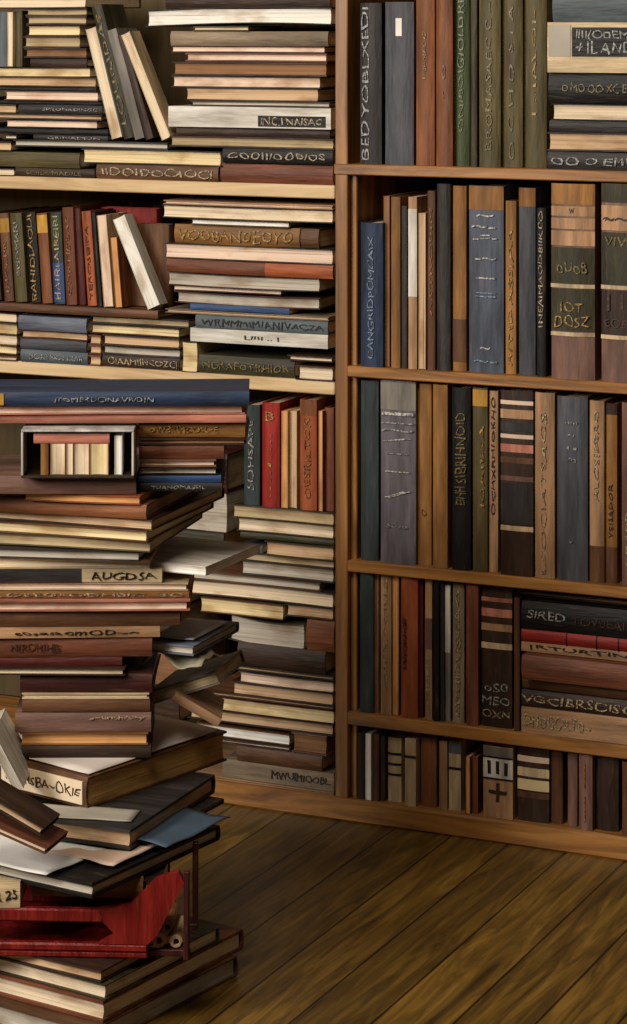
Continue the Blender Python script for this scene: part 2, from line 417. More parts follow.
lay(A, 4, 98, 91, 'P', 'cream', 'pinkish cream-edged book', pg='pinkc')
lay(A, -60, 97, 87, 'S', 'black', 'slim black book')
lay(A, -60, 96, 77, 'P', 'tan', 'long tan-edged book', pg='tan')
lay(A, -60, 91, 67, 'P', 'cream', 'long yellow-cream-edged book', pg='yellow')
lay(A, 30, 87, 58, 'S', 'dkbrown', 'short dark brown book')
lay(A, 24, 87, 48, 'F', 'brown', 'short brown book with brown page edges', pg='brown')
lay(A, 23, 80, 36, 'F', 'olive', 'short olive book with tan page edges', pg='olive')
lay(A, 26, 80, 25, 'P', 'cream', 'short cream-edged paperback', pg='yellow')
lay(A, 26, 87, 16, 'F', 'brown', 'short brown-covered book', pg='olive')
lay(A, 25, 87, 8, 'F', 'olive', 'short olive-covered book', pg='olive')
stand(A, -9, 6, 12, 'S', 'tealgrey', 'small grey-green book standing beside the short stack', D=.1)
stand(A, 7, 13, 12, 'P', 'cream', 'small cream-paged book standing beside the short stack', pg='cream', D=.1)
stand(A, 14, 22, 11, 'S', 'olive', 'small olive book standing beside the short stack', D=.1)
lay(A, -60, 86, -6, 'P', 'cream', 'large cream-edged book capping the corner stack', pg='cream')
# the five leaning together in the gap
def lean_on(zn, xb, th, length, ang, kind, cover, look, pg='cream', Y=None, D=.075, **o):
    Z = ZONES[zn]; Y = .004 if Y is None else Y
    s = (case_x(xb+10, Y)-case_x(xb, Y))/10; a = math.radians(ang)
    T = th*s; Hh = length*s
    zb = Z['lean_base']
    x = case_x(xb, Y)
    r = thing('book', '', 'book', Z.get('group'), (x+T/2*math.cos(a), Y+D/2, zb+T/2*math.sin(a)+.0002), (0, -a, 0))
    flip = style(kind, o); o.setdefault('warp', 0.0003)
    make_book(r, T-.0005, Hh, D, False, flip, cv(cover), page_mat(PG[pg]), **book_opts(o, Hh))
    PEND.append((r, look, zn))
ZONES['A']['lean_base'] = zs(140, 140.5)
lean_on(A, 112, 10.5, 100, 15.5, 'P', 'white', 'white-edged book leaning against the flat stack', pg='cream')
lean_on(A, 123.5, 10.5, 121, 15.8, 'S', 'dkolive', 'dark olive lettered book leaning in the gap', tx=[('LOURIDAS', .1, .95, .6, 'oliveg')])
lean_on(A, 135, 9.5, 100, 16.4, 'Q', 'grey', 'grey-green book leaning in the gap', D=.07)
lean_on(A, 145.5, 8, 96, 18.5, 'S', 'dkbrown', 'thin dark brown book leaning in the gap', D=.07)
lean_on(A, 162, 9.5, 102, 24, 'P', 'cream', 'cream-edged book leaning last, nearest the tidy stack', pg='cream', D=.035)
# stack beside the post
lay(A, 176, 330, 128, 'S', 'dkbrown', 'dark brown book under the bright white one')
lay(A, 168, 331, 107, 'Q', 'white', 'bright white book with black lettered label', pt=[(.56, .97, .08, .6, 'black')], tx=[('INC.I NAISAC', .58, .95, .42, 'cream', False, .16)])
lay(A, 190, 330, 101, 'F', 'grey', 'thin grey book just above the white one', pg='grey')
lay(A, 186, 318, 88, 'P', 'tan', 'tan-edged paperback', pg='tan')
lay(A, 171, 320, 76, 'P', 'tan', 'pinkish tan-edged paperback', pg='pinkc')
lay(A, 172, 327, 62, 'F', 'dkbrown', 'dark worn book with brown page edges', pg='brown')
lay(A, 185, 327, 53, 'F', 'redbrown', 'reddish brown book with thin pages', pg='pinkc')
lay(A, 171, 325, 46, 'P', 'cream', 'pink-cream-edged paperback', pg='pinkc')
lay(A, 170, 328, 31, 'S', 'greytan', 'grey-tan book with a rounded spine', wear=.6)
lay(A, 193, 249, 26, 'P', 'cream', 'tiny yellow-edged booklet', pg='yellow')
lay(A, 145, 332, 9, 'P', 'white', 'long pale floppy paperback bending over the stack', pg='white', warp=.004, wph=.4)
lay(A, 165, 330, -10, 'S', 'dkbrown', 'dark brown book topping the post-side stack')

# ------------------------------------------------------------------ left bay, second tier
zone('B', L2[0]); ZONES['B'].update(group='books on the middle shelf of the flat-stack bay', place='')
B = 'B'
for i, y in enumerate((355, 345, 334, 323, 312.5)):
    lay(B, -26, 17, y, 'P', 'tan', 'small cream block of pages', pg='yellow' if i % 2 else 'cream')
lay(B, 20, 87, 351, 'S', 'tealgrey', 'short grey-teal book with pale lettering', tx=[('BOATRIONGAR', .15, .95, .5, 'silver')])
lay(B, 20, 87, 340, 'S', 'slate', 'short slate book')
lay(B, 20, 87, 331, 'F', 'brown', 'short thin brown book', pg='tan')
lay(B, 18, 87, 317, 'S', 'steel', 'short blue-grey book')
for y in (355, 345, 335): lay(B, 88, 101, y, 'F', 'redbrown', 'tiny red-brown book', pg='tan')
lay(B, 102, 180, 356, 'S', 'dkbrown', 'dark brown book with cream slanted lettering', tx=[('OIAAMIINCOZCI', .08, .98, .6, 'cream')])
lay(B, 102, 180, 346.5, 'F', 'charcoal', 'charcoal book with grey page edges', pg='grey')
lay(B, 102, 180, 336, 'F', 'brown', 'brown book with tan page edges', pg='tan')
lay(B, 181, 197, 341, 'P', 'tan', 'small cream block of pages beside the white book', pg='yellow')
lay(B, 90, 180, 326, 'P', 'cream', 'flat cream-edged book', pg='yellow')
lay(B, 90, 189, 317.5, 'F', 'greytan', 'grey-tan flat book with cream pages', pg='olive')
lay(B, -60, 158, 306, 'S', 'brown', 'long thin brown folio carrying the upright books', D=.25, Y=.0, yaw=0)
b = dict(lean=4.5, Y=.012)
stand(B, -13, 1, 214, 'S', 'dkbrown', 'dark brown upright book', **b)
stand(B, 4, 14, 214, 'S', 'brown', 'brown upright book with a yellow disc', **b, pn=[(.78, .94, 'gold')], tx=[('INOLMS', .1, .7, .6, 'rusti')])
stand(B, 15, 27, 214, 'S', 'olive', 'olive upright book with grey lettering', **b, tx=[('BISOMARI', .3, .9, .5, 'silver')])
stand(B, 30, 41, 213, 'S', 'black', 'black upright book with large gold lettering', **b, tx=[('RAHIDLAOUI', .03, .97, .75, 'gold')])
stand(B, 42, 52.5, 214, 'S', 'rust', 'rust upright book with a yellow label', **b, pn=[(.78, .98, 'gold')])
stand(B, 54, 65, 213, 'S', 'teal', 'blue and green upright book with pale lettering', lean=3, Y=.012, pn=[(.02, .45, 'blue'), (.6, .97, 'green')], tx=[('HAIRLAIBEIRI', .04, .96, .72, 'cream')])
stand(B, 66, 77, 208, 'S', 'redbrown', 'red-brown upright book with faint lettering', lean=3, Y=.012, tx=[('CORTIDSAE', .1, .9, .5, 'rusti')])
stand(B, 78, 86, 209, 'S', 'dkred', 'thin dark red upright book', lean=4, Y=.02)
stand(B, 87.5, 97, 212, 'S', 'orange', 'orange-brown upright book with dark lettering', lean=4.6, Y=.012, tx=[('YEROSBIPA', .05, .85, .6, 'brown')])
stand(B, 98, 102.5, 213, 'S', 'black', 'thin black upright book', lean=5, Y=.012, D=.07)
stand(B, 104, 114, 216, 'P', 'cream', 'cream-edged upright book', lean=5.2, Y=.008, D=.07, pg='pinkc')
stand(B, 115.5, 123, 238, 'P', 'rust', 'short tan-paged upright book', lean=5.2, Y=.008, D=.07, pg='orange')
ZONES['B']['lean_base'] = ZONES['B']['items'][-1][2] if False else zs(110, 306)
def face_out(zn, x0, x1, y0, Y, T, cover, look, lean=0, base=None):
    Z = ZONES[zn]; X0, X1 = case_x(x0, Y), case_x(x1, Y); zb = base
    Hh = case_z((x0+x1)/2, y0, Y)-zb
    r = thing('book', '', 'book', Z.get('group'), ((X0+X1)/2, Y+T/2, zb+.0003), (0, 0, 0))
    # built spine-out then turned so that the front board faces the room
    e = make_book(r, T, Hh, X1-X0, False, False, cv(cover), page_mat(PG['cream']))
    for ch in list(r.children): ch.matrix_basis = Matrix.Rotation(PI/2, 4, 'Z') @ Matrix.Translation((0, 0, Hh/2))
    PEND.append((r, look, zn))
face_out(B, 99, 158, 208, .088, .02, 'red', 'red book standing face out at the back', base=zs(110, 306)+.0005)
ZT = max(zt for a, b_, zt in ZONES['B']['items'] if a < case_x(150) < b_)
lb = ZONES['B']['lean_base'] = ZT
lean_on(B, 148, 13, 86, 24.5, 'P', 'white', 'thick white-edged paperback leaning beyond the upright row', pg='white', Y=.002, D=.028)
face_out(B, 127, 170, 224, .045, .018, 'brown', 'brown book face out behind the leaning white one', base=ZT+.0005)
lay(B, 198, 294, 357, 'S', 'dkolive', 'dark olive book with worn gold lettering', tx=[('NDRAFOTRHIOR', .05, .95, .5, 'oliveg')])
lay(B, 295, 334, 366, 'P', 'cream', 'short cream-edged booklet low against the post', pg='cream')
lay(B, 287, 333, 356, 'P', 'cream', 'short cream paperback under the white book', pg='cream')
lay(B, 190, 328, 331, 'Q', 'white', 'thick white book with small dark marks', tx=[('LIIII .. I', .4, .65, .35, 'dark')], wear=.2)
lay(B, 195, 328, 317.5, 'S', 'tealgrey', 'grey book with dark slanted lettering', tx=[('WRMMMIM/ANIVACZA', .05, .97, .6, 'dark')])
lay(B, 165, 329, 312.5, 'F', 'greytan', 'thin grey-brown book', pg='tan')
lay(B, 190, 290, 306, 'Q', 'blue', 'thin bright blue book')
lay(B, 174, 320, 294, 'P', 'greytan', 'grey-cream floppy paperback', pg='grey', warp=-.002)
lay(B, 173, 281, 287, 'P', 'pink', 'thin pinkish booklet', pg='pinkc')
lay(B, 168, 320, 275, 'P', 'grey', 'grey-white paperback', pg='grey', warp=-.0015)
lay(B, 166, 333, 262, 'S', 'redbrown', 'reddish brown book with an orange worn end', wear=.8, pn=[(.6, 1, 'orange')])
lay(B, 164, 333, 246, 'P', 'cream', 'long pinkish cream-edged book', pg='pinkc')
lay(B, 300.5, 319, 229, 'S', 'brown', 'tiny brown book against the tooled leather one')
lay(B, 174, 300, 226, 'S', 'leather', 'tooled tan leather book with ornate curling letters', tx=[('VOOBANOEOYO', .04, .96, .72, 'gold')])
lay(B, 190, 290, 220, 'P', 'white', 'thin white sheaf above the leather book', pg='white')
lay(B, 162, 333, 207, 'P', 'cream', 'long ragged cream-edged book', pg='cream')
lay(B, 163, 333, 202.5, 'P', 'tan', 'thin book directly beneath the shelf board', pg='pinkc')
# ------------------------------------------------------------------ left bay, lowest tier (beside the floor pile)
zone('Cc', PLZ); ZONES['Cc'].update(group='books in the low stack beside the post', place='')
K = 'Cc'
lay(K, 150, 334, 780, 'P', 'tan', 'long tan-paged book at the very bottom', pg='tan', D=.26)
lay(K, 222, 334, 766, 'Q', 'greytan', 'grey-tan book with dark scribbled lettering', tx=[('MWUIMIOOBL.', .45, .98, .5, 'dark')])
lay(K, 236, 322, 750, 'S', 'brown', 'brown book with a rounded spine', wear=.7)
lay(K, 291, 327, 734, 'F', 'mauvebrown', 'short tan-brown book near the post', pg='brown')
lay(K, 196, 290, 741, 'P', 'cream', 'pinkish-edged paperback', pg='pinkc')
lay(K, 197, 290, 728.5, 'P', 'white', 'bright white-edged paperback', pg='white')
lay(K, 187, 334, 715, 'P', 'cream', 'long cream-edged book', pg='tan', D=.2)
lay(K, 205, 334, 702.5, 'P', 'cream', 'long yellow-cream-edged book', pg='yellow')
lay(K, 200, 334, 698.5, 'F', 'brown', 'thin brown board-bound book', pg='tan')
lay(K, 230, 334, 687, 'P', 'tan', 'tan-edged paperback', pg='tan')
lay(K, 238, 334, 676, 'P', 'cream', 'pink-cream-edged paperback', pg='pinkc', warp=-.001)
lay(K, 229, 334, 670, 'F', 'greytan', 'grey-tan flat book', pg='olive')
lay(K, 237, 325, 647, 'S', 'dkbrown', 'thick dark brown book with a worn spine', wear=.8)
lay(K, 306, 334, 621, 'S', 'rust', 'small rust-coloured book against the post')
lay(K, 228, 305, 618, 'P', 'grey', 'crumpled grey-cream paperback', pg='grey', warp=-.006, wph=.3, D=.16)
lay(K, 284, 334, 606, 'P', 'tan', 'short tan-edged paperback', pg='tan')
lay(K, 200, 283, 601, 'P', 'cream', 'bright cream-edged paperback', pg='yellow')
lay(K, 187, 334, 586, 'P', 'tan', 'long cream-edged paperback', pg='cream', warp=.0015)
lay(K, 185, 320, 576, 'P', 'grey', 'long grey-cream paperback', pg='grey')
lay(K, 240, 334, 564, 'F', 'charcoal', 'charcoal book with grey pages', pg='grey')
lay(K, 238, 334, 556, 'P', 'olive', 'green-grey-edged booklet', pg='olive')
lay(K, 264, 334, 543.5, 'P', 'tan', 'tan-edged booklet', pg='tan')
lay(K, 240, 263, 545, 'Q', 'slate', 'small blue-grey booklet', D=.1)
lay(K, 240, 334, 536, 'S', 'dkolive', 'dark olive book')
lay(K, 236, 334, 521, 'P', 'cream', 'cream-edged book', pg='cream')
lay(K, 232, 334, 508.5, 'P', 'olive', 'olive-cream book with curled end', pg='olive', yaw=0)
stand(K, 243, 259, 405, 'S', 'teal', 'dark teal upright book with silver tooling', tx=[('SOHSAPE', .15, .85, .5, 'silver')])
stand(K, 261, 279, 403, 'S', 'red', 'bright red upright book with gold mark', tx=[('B', .82, .92, .5, 'gold', True), ('....I....', .1, .7, .3, 'gold')])
stand(K, 281, 288, 411, 'P', 'tan', 'thin tan-paged upright book', pg='orange')
stand(K, 289, 297, 411, 'P', 'cream', 'thin cream-paged upright book', pg='tan')
stand(K, 299, 316, 400, 'S', 'orange', 'orange upright book with tooled lettering', tx=[('OESRILTOR', .1, .85, .55, 'rusti')], pn=[(.86, 1, 'rust')])
stand(K, 318, 323, 411, 'P', 'rust', 'slim orange-paged upright book', pg='orange')
stand(K, 324, 333.5, 408, 'S', 'redbrown', 'red-brown upright book touching the post')

zone('Cd', PLZ); ZONES['Cd'].update(group='books in the low stack behind the floor pile')
for i, (xa, y, k, c, lk, pg) in enumerate(((40, 752, 'S', 'brown', 'wide brown book', 'tan'), (60, 716, 'P', 'tan', 'thick tan-paged book', 'tan'), (45, 680, 'S', 'dkbrown', 'wide dark brown book', 'tan'), (50, 640, 'P', 'tan', 'thick brown-paged book', 'brown'),
      (40, 600, 'S', 'dkbrown', 'plain dark brown book', 'tan'), (55, 566, 'P', 'tan', 'thick olive-paged book', 'olive'), (48, 525, 'S', 'dkolive', 'thick dark olive book', 'tan'), (52, 485, 'P', 'tan', 'thick grey-paged book', 'grey'), (60, 448, 'S', 'maroon', 'thick maroon book', 'tan'))):
    lay('Cd', xa, (182, 180, 178, 183, 180, 182, 224, 228, 226)[i], y, k, c, lk, pg=pg, Y=.05)
#@@RIGHT
# ------------------------------------------------------------------ right bay
for i, (nm, pl) in enumerate((('R1', 'top row'), ('R2', 'second row'), ('R3', 'third row'), ('R4', 'fourth row'))):
    zone(nm, SHZ[i][0]); ZONES[nm].update(group='books in the %s of the upright-row bay' % pl)
zone('R5', PLZ); ZONES['R5'].update(group='books in the bottom row of the upright-row bay')
Q = 'R1'
stand(Q, 359, 381, 3, 'S', 'charcoal', 'charcoal book with silver ornament', tx=[('BEDYOBLXEDI', .03, .97, .5, 'silver', False, -.2)])
stand(Q, 384, 413, 2, 'S', 'slate', 'wide slate-blue book with a small white label', pt=[(.79, .9, .4, .62, 'white')], bulge=.004)
stand(Q, 415, 434, -2, 'S', 'rust', 'rust-brown book with tiny gold lettering', tx=[('IABOIAOO', .52, .8, .25, 'gold')])
stand(Q, 435, 452, -3, 'S', 'rust', 'reddish brown book with faint markings', tx=[('- o', .4, .6, .3, 'rusti')])
stand(Q, 453, 469, -4, 'S', 'green', 'olive green book with pale green lettering', tx=[('ONIBOIGIOLDRI', .2, .97, .5, 'green')])
stand(Q, 470, 477, -4, 'S', 'dkolive', 'narrow dark olive book')
stand(Q, 478, 500, -4, 'S', 'olive', 'olive book with dim gold lettering', tx=[('BROMASAEC C ~', .1, .97, .4, 'oliveg')])
stand(Q, 501, 522, -3, 'S', 'olive', 'brown-olive book with scattered gold letters', tx=[('O C H O S I A', .05, .95, .35, 'oliveg')])
stand(Q, 523, 546, -8, 'S', 'olive', 'olive book beside the flat stack', tx=[('I ::IALOI-', .3, .9, .25, 'gold')], Y=.02)
lay(Q, 547, 680, 152.5, 'S', 'charcoal', 'thin charcoal book with silver lettering', tx=[('OO O EMNEIA', .03, .9, .5, 'silver')], Y=.0)
lay(Q, 547, 680, 133, 'F', 'brown', 'rough tan-paged book', pg='tan')
lay(Q, 549, 680, 121, 'S', 'charcoal', 'plain dark grey-brown book')
lay(Q, 551, 680, 104, 'P', 'cream', 'cream-edged paperback', pg='cream')
lay(Q, 548, 680, 73, 'S', 'black', 'thick black book with faint lettering', tx=[('O MO OO XC E', .1, .6, .35, 'oliveg')])
lay(Q, 547, 680, 22, 'Q', 'cream', 'thick cream book with a black lettered label', pt=[(.19, .95, .32, .9, 'black'), (.01, .18, .32, .95, 'grey')],
    tx=[('IIII(ODEMID', .22, .72, .26, 'silver', False, -.24), ('+ IL ANDR', .22, .72, .26, 'silver', False, .0)], Y=-.004)
lay(Q, 552, 680, -9, 'S', 'tealgrey', 'grey-green book on top of the flat stack')

Q = 'R2'
stand(Q, 359.5, 382, 223, 'S', 'navy', 'navy blue book with pale script', tx=[('CANGRIDPOMCAIX', .05, .9, .4, 'bluei')], Y=.0, D=.18)
stand(Q, 357, 370, 197, 'S', 'leather', 'worn tan book half hidden behind the navy one', Y=.21, D=.07)
stand(Q, 371, 384, 195, 'S', 'brown', 'brown book half hidden behind the navy one', Y=.21, D=.07)
stand(Q, 383, 390, 196, 'P', 'brown', 'thin brown-paged book', pg='brown')
stand(Q, 390.5, 400, 197, 'S', 'leather', 'worn tan leather book', wear=.9)
stand(Q, 401, 407, 206, 'S', 'charcoal', 'narrow charcoal book')
stand(Q, 408, 417, 197, 'Q', 'tan', 'tan-spined book with a torn white patch', wear=.9, pn=[(.42, .93, 'white')])
stand(Q, 418, 426, 213, 'P', 'tan', 'tan-paged book', pg='tan')
stand(Q, 427, 435, 191, 'S', 'brown', 'brown book with lettered spine', tx=[('ASTROBIM', .3, .9, .5, 'rusti')])
stand(Q, 436, 450, 184, 'S', 'charcoal', 'dark grey book')
stand(Q, 452, 466, 186, 'S', 'leather', 'tan leather book with faded label', wear=.9, pn=[(.05, .28, 'brown')])
stand(Q, 468, 503, 186, 'S', 'bluegrey', 'wide blue-grey book with white scratches and a brown cap',
      pn=[(.87, .998, 'leather')], tx=[('~', .83, .85, .5, 'white', True), ('~-', .77, .79, .7, 'white', True, -.05), ('-=-', .71, .74, .7, 'white', True), ('-~', .60, .62, .6, 'white', True),
      ('-', .50, .51, .55, 'white', True), ('=', .40, .43, .6, 'bluei', True), ('~', .12, .14, .3, 'white', True), ('~-', .05, .07, .7, 'bluei', True)], bulge=.004)
stand(Q, 505, 516, 201, 'S', 'ochre', 'yellow-tan book with slanted lettering', tx=[('RITIDASSIAA', .05, .85, .6, 'gold')])
stand(Q, 518, 535, 188, 'S', 'slate', 'dark slate book with a brown worn cap', pn=[(.9, 1, 'leather')])
stand(Q, 536, 546, 208, 'S', 'black', 'black book with cream dotted lettering', tx=[('INEAIMAODBIIKCO', .3, .98, .65, 'cream')])
def rel(a, b_, t=184., b=383.): return ((b-b_)/(b-t), (b-a)/(b-t))
stand(Q, 550, 594, 184, 'S', 'mauvebrown', 'thick antique volume with tan bands and gold ornament', Y=-.003, bulge=.006,
      pn=[rel(184, 205)+('ochre',), rel(207, 217)+('tan',), rel(219, 230)+('tan',), rel(232, 247)+('tan',), rel(249, 286)+('dkolive',), rel(291, 334)+('dkolive',)],
      bd=[rel(286, 290)+('cream',), rel(335, 339)+('cream',)],
      tx=[('IOI\'', *rel(302, 316), .5, 'oliveg', True), ('JOSZ', *rel(318, 330), .85, 'oliveg', True), ('SIU8', *rel(262, 276), .7, 'olv', True)] if False else
         [('IOT', *rel(302, 316), .5, 'gold', True), ('DOSZ', *rel(318, 330), .8, 'gold', True), ('oUo8', *rel(262, 276), .7, 'oliveg', True), ('W', *rel(204+4, 215), .12, 'dark', True)])
stand(Q, 600, 644, 184, 'S', 'mauvebrown', 'thick antique volume with dark olive panels and a landscape label', Y=-.003, bulge=.006,
      pn=[rel(184, 203)+('dkolive',), rel(206, 231)+('tan',), rel(233, 286)+('dkolive',), rel(291, 336)+('dkbrown',)],
      bd=[rel(286, 290)+('cream',), rel(336, 340)+('cream',)],
      tx=[('~~~', *rel(217, 222), .9, 'dark', True), ('VIWS', *rel(236, 248), .8, 'oliveg', True), ('I III', *rel(295, 312), .7, 'brown', True), ('EOBO', *rel(318, 330), .8, 'brown', True)])
stand(Q, 648, 690, 186, 'S', 'dkbrown', 'dark volume at the row end')

Q = 'R3'
stand(Q, 360, 378, 381, 'S', 'teal', 'dark teal-grey book', bulge=.003)
stand(Q, 379.5, 415, 381, 'S', 'mauve', 'wide grey book with white slanting scratches', bulge=.004,
      tx=[('-', .81, .83, .9, 'white', True), ('-', .765, .773, .9, 'silver', True), ('~', .72, .74, .9, 'silver', True), ('/', .665, .69, .8, 'white', True), ('-', .60, .605, .6, 'silver', True), ('-', .5, .508, .7, 'white', True), ('/', .36, .40, .8, 'white', True), ('Sogo', .19, .22, .6, 'silver', True)],
      pn=[(.84, .99, 'grey')])
stand(Q, 416.5, 431, 384, 'S', 'ochre', 'ochre book with fine ridged spine', tx=[('o', .27, .31, .4, 'rusti', True)])
stand(Q, 432, 447, 385, 'S', 'ochre', 'second ochre book with a smoother spine')
stand(Q, 451, 470, 388, 'S', 'black', 'black book with crowded gold lettering', tx=[('SIBRIHNOID', .48, .86, .8, 'oliveg'), ('EIHH', .36, .46, .8, 'oliveg')])
stand(Q, 472, 487, 388, 'S', 'olive', 'olive book with a gold capped spine', pn=[(.9, .99, 'gold')], tx=[('IGAIBSA', .35, .8, .4, 'gold', False, .2)])
stand(Q, 488.5, 498, 391, 'S', 'tan', 'narrow tan book with black lettering', tx=[('OCHXRHIOKHO', .32, .97, .6, 'dark')])
def rel3(a, b_): return rel(a, b_, 391., 577.)
stand(Q, 500, 533, 391, 'S', 'dkbrown', 'dark striped book with pink and cream bars', bulge=.002,
      pn=[rel3(401, 405)+('pinkc',), rel3(410, 419)+('tan',), rel3(423, 432)+('charcoal',), rel3(435, 439)+('pinkc',), rel3(445, 453)+('pink',), rel3(458, 464)+('brown',), rel3(477, 482)+('mauvebrown',), rel3(484, 525)+('charcoal',), rel3(527, 532)+('cream',)])
stand(Q, 534, 554, 393, 'S', 'tan', 'pale brown book with mottled spine', wear=.9, tx=[('LSOCIATSAOS', .03, .9, .4, 'cream')])
stand(Q, 556, 587, 397, 'S', 'slate', 'wide slate book with small white marks', bulge=.005, tx=[('.....', .85, .87, .4, 'silver', True), ('~', .78, .8, .2, 'silver', True), ('- -', .71, .73, .35, 'silver', True), ('-nn', .64, .67, .3, 'silver', True), ('v', .2, .22, .15, 'silver', True)])
stand(Q, 589, 604, 401, 'S', 'tan', 'tan book with a brown foot', pn=[(.0, .2, 'brown')], tx=[('ALOSIBERO', .45, .95, .5, 'cream')])
stand(Q, 605, 617, 404, 'S', 'ochre', 'tan book with lettering and brown foot', pn=[(.0, .2, 'brown'), (.94, 1, 'dkbrown')], tx=[('VSISADOR', .25, .55, .6, 'brown')])
stand(Q, 621, 636, 403, 'S', 'mauvebrown', 'pinkish brown book at the row end', tx=[('OBASIR', .1, .4, .6, 'cream')])
stand(Q, 637, 660, 403, 'S', 'brown', 'brown book beyond the pinkish one')

Q = 'R4'
stand(Q, 359, 373, 570, 'S', 'teal', 'dark teal-slate book')
stand(Q, 374, 378.5, 571, 'P', 'tan', 'thin brown-paged book', pg='brown')
stand(Q, 380, 391, 572, 'S', 'tan', 'tan book with pale mottled spine', wear=.9, tx=[('CAOLTONIG', .2, .95, .6, 'cream')])
stand(Q, 392, 399, 575, 'P', 'ochre', 'narrow orange-paged book', pg='orange', tx=[])
stand(Q, 400, 417, 575, 'S', 'orange', 'orange-red book with a black lettered strip', tx=[('SAIVOIAHGIS', .34, .70, .35, 'blk', False, -.22)])
stand(Q, 418.5, 423, 576, 'S', 'dkred', 'slim dark red book')
stand(Q, 424.5, 432, 579, 'S', 'tan', 'cream and brown worn book', wear=.9, pn=[(.5, .72, 'mauvebrown')], tx=[('OIBCAIS', .05, .45, .6, 'cream')])
stand(Q, 433, 439, 582, 'S', 'black', 'slim black book')
stand(Q, 440, 444.5, 583, 'S', 'charcoal', 'slim charcoal book')
stand(Q, 445, 450.5, 584, 'Q', 'grey', 'slim book with a white upper spine', pn=[(.5, .99, 'white')])
stand(Q, 452, 464, 584, 'S', 'greytan', 'grey-brown book with crumpled spine', wear=.95, tx=[('BESIDUSCAO', .05, .95, .6, 'cream')])
stand(Q, 465.5, 478, 585, 'S', 'redbrown', 'reddish brown plain book')
def rel4(a, b_): return rel(a, b_, 588., 727.)
stand(Q, 481, 512, 588, 'S', 'dkbrown', 'dark striped book with silver lettering low down', bulge=.002,
      pn=[rel4(598, 602)+('pink',), rel4(609, 617)+('pink',), rel4(624, 631)+('tan',), rel4(643, 649)+('cream',)],
      tx=[('oS0', *rel4(682, 692), .8, 'silver', True), ('MEO', *rel4(695, 706), .9, 'silver', True), ('OXN', *rel4(709, 718), .9, 'cream', True)])
stand(Q, 513.5, 519.5, 598, 'S', 'brown', 'brown board-like book supporting the flat stack', Y=.004)
lay(Q, 521, 690, 716, 'Q', 'tan', 'tan book with pale curling lettering', tx=[('ONDOCSLTO~', .02, .42, .6, 'cream')], wear=.7, Y=.002)
lay(Q, 521, 690, 699, 'S', 'dkbrown', 'dark brown book with large cream lettering', tx=[('UCSIBRSCISOSSMNLI', .01, .95, .6, 'pinkl')] if False else [('VGCIBRSCISOSSAN', .01, .95, .6, 'cream')], Y=.001)
lay(Q, 522, 690, 684, 'S', 'brown', 'plain brown book', wear=.5)
lay(Q, 521, 690, 664, 'S', 'redbrown', 'projecting reddish brown book', Y=-.02, wear=.3)
lay(Q, 521, 690, 650, 'Q', 'tan', 'tan book with embossed capital letters', tx=[('|RTURTINMALI', .05, .95, .7, 'dark')], Y=.002)
lay(Q, 521, 690, 637, 'S', 'red', 'bright red book with dark bars', bd=[(.27, .275, 'black'), (.45, .455, 'black'), (.58, .585, 'black'), (.8, .805, 'black')], Y=.0)
lay(Q, 521, 690, 609, 'S', 'black', 'thick black book with grey lettering', tx=[('SIRED', .04, .27, .33, 'silver', False, -.05), ('TOVUEAI', .31, .62, .33, 'slatei')] if False else [('SIRED', .04, .27, .33, 'silver', False, -.05), ('TOVUEAI', .31, .62, .33, 'brown', False, .05)], Y=-.004)
lay(Q, 514, 690, 598, 'F', 'brown', 'brown book wedged beneath the shelf', pg='brown', Y=.03)

Q = 'R5'
stand(Q, 356, 364, 733, 'S', 'dkbrown', 'dark brown book')
stand(Q, 365, 371.5, 734, 'P', 'white', 'slim white-paged book', pg='white')
stand(Q, 373, 379, 734, 'S', 'brown', 'slim brown book')
stand(Q, 380, 385, 736, 'S', 'dkbrown', 'slim dark book')
def rel5(a, b_): return rel(a, b_, 737., 805.)
stand(Q, 387, 401, 738, 'S', 'cream', 'cream book with dark crossed bars', bd=[rel5(753, 755)+('black',), rel5(764, 766)+('black',), rel5(775, 777)+('black',)], wear=.8)
stand(Q, 404.5, 416, 739, 'Q', 'cream', 'cream-spined book with brown mottling', wear=.95, bd=[(.72, .75, 'dkbrown')])
stand(Q, 420, 436, 738, 'S', 'rust', 'rust-brown plain book')
stand(Q, 438.5, 447, 741, 'S', 'tan', 'tan book with worn spine', wear=.9)
stand(Q, 448.5, 461, 742, 'Q', 'cream', 'cream book with a blue-grey cap', pn=[(.83, .99, 'steel')], bd=[(.6, .63, 'black')])
stand(Q, 465, 470.5, 757, 'P', 'brown', 'short brown-paged book', pg='orange')
stand(Q, 471.5, 478, 757, 'S', 'rust', 'short rust book')
stand(Q, 483, 513, 747, 'Q', 'tan', 'pale box-like book with black crossed lines', pn=[(.86, .99, 'grey'), (.56, .84, 'white')], bd=[(.84, .86, 'black'), (.54, .56, 'black')],
      tx=[('+', .2, .5, .6, 'brown', True), ('III', .6, .8, .7, 'dark', True)])
def rel6(a, b_): return rel(a, b_, 747., 823.)
stand(Q, 517, 549, 748, 'S', 'dkbrown', 'striped book with stacked cream bars', pn=[rel6(756, 762)+('pinkc',), rel6(768, 777)+('cream',), rel6(780, 791)+('yellow',), rel6(793, 799)+('brown',)], bulge=.002)
stand(Q, 550, 562.5, 750, 'S', 'brown', 'mottled brown book', wear=.9)
stand(Q, 567, 577, 753, 'S', 'mauvebrown', 'pinkish brown book')
stand(Q, 578, 592, 755, 'S', 'mauvebrown', 'wider pinkish brown book with a ridge', tx=[('--', .1, .9, .15, 'rusti')])
stand(Q, 594.5, 618, 757, 'S', 'dkbrown', 'wide dark brown book')
stand(Q, 621, 640, 763, 'S', 'brown', 'brown book at the row end')
stand(Q, 641, 665, 767, 'S', 'dkbrown', 'dark book at the far row end')

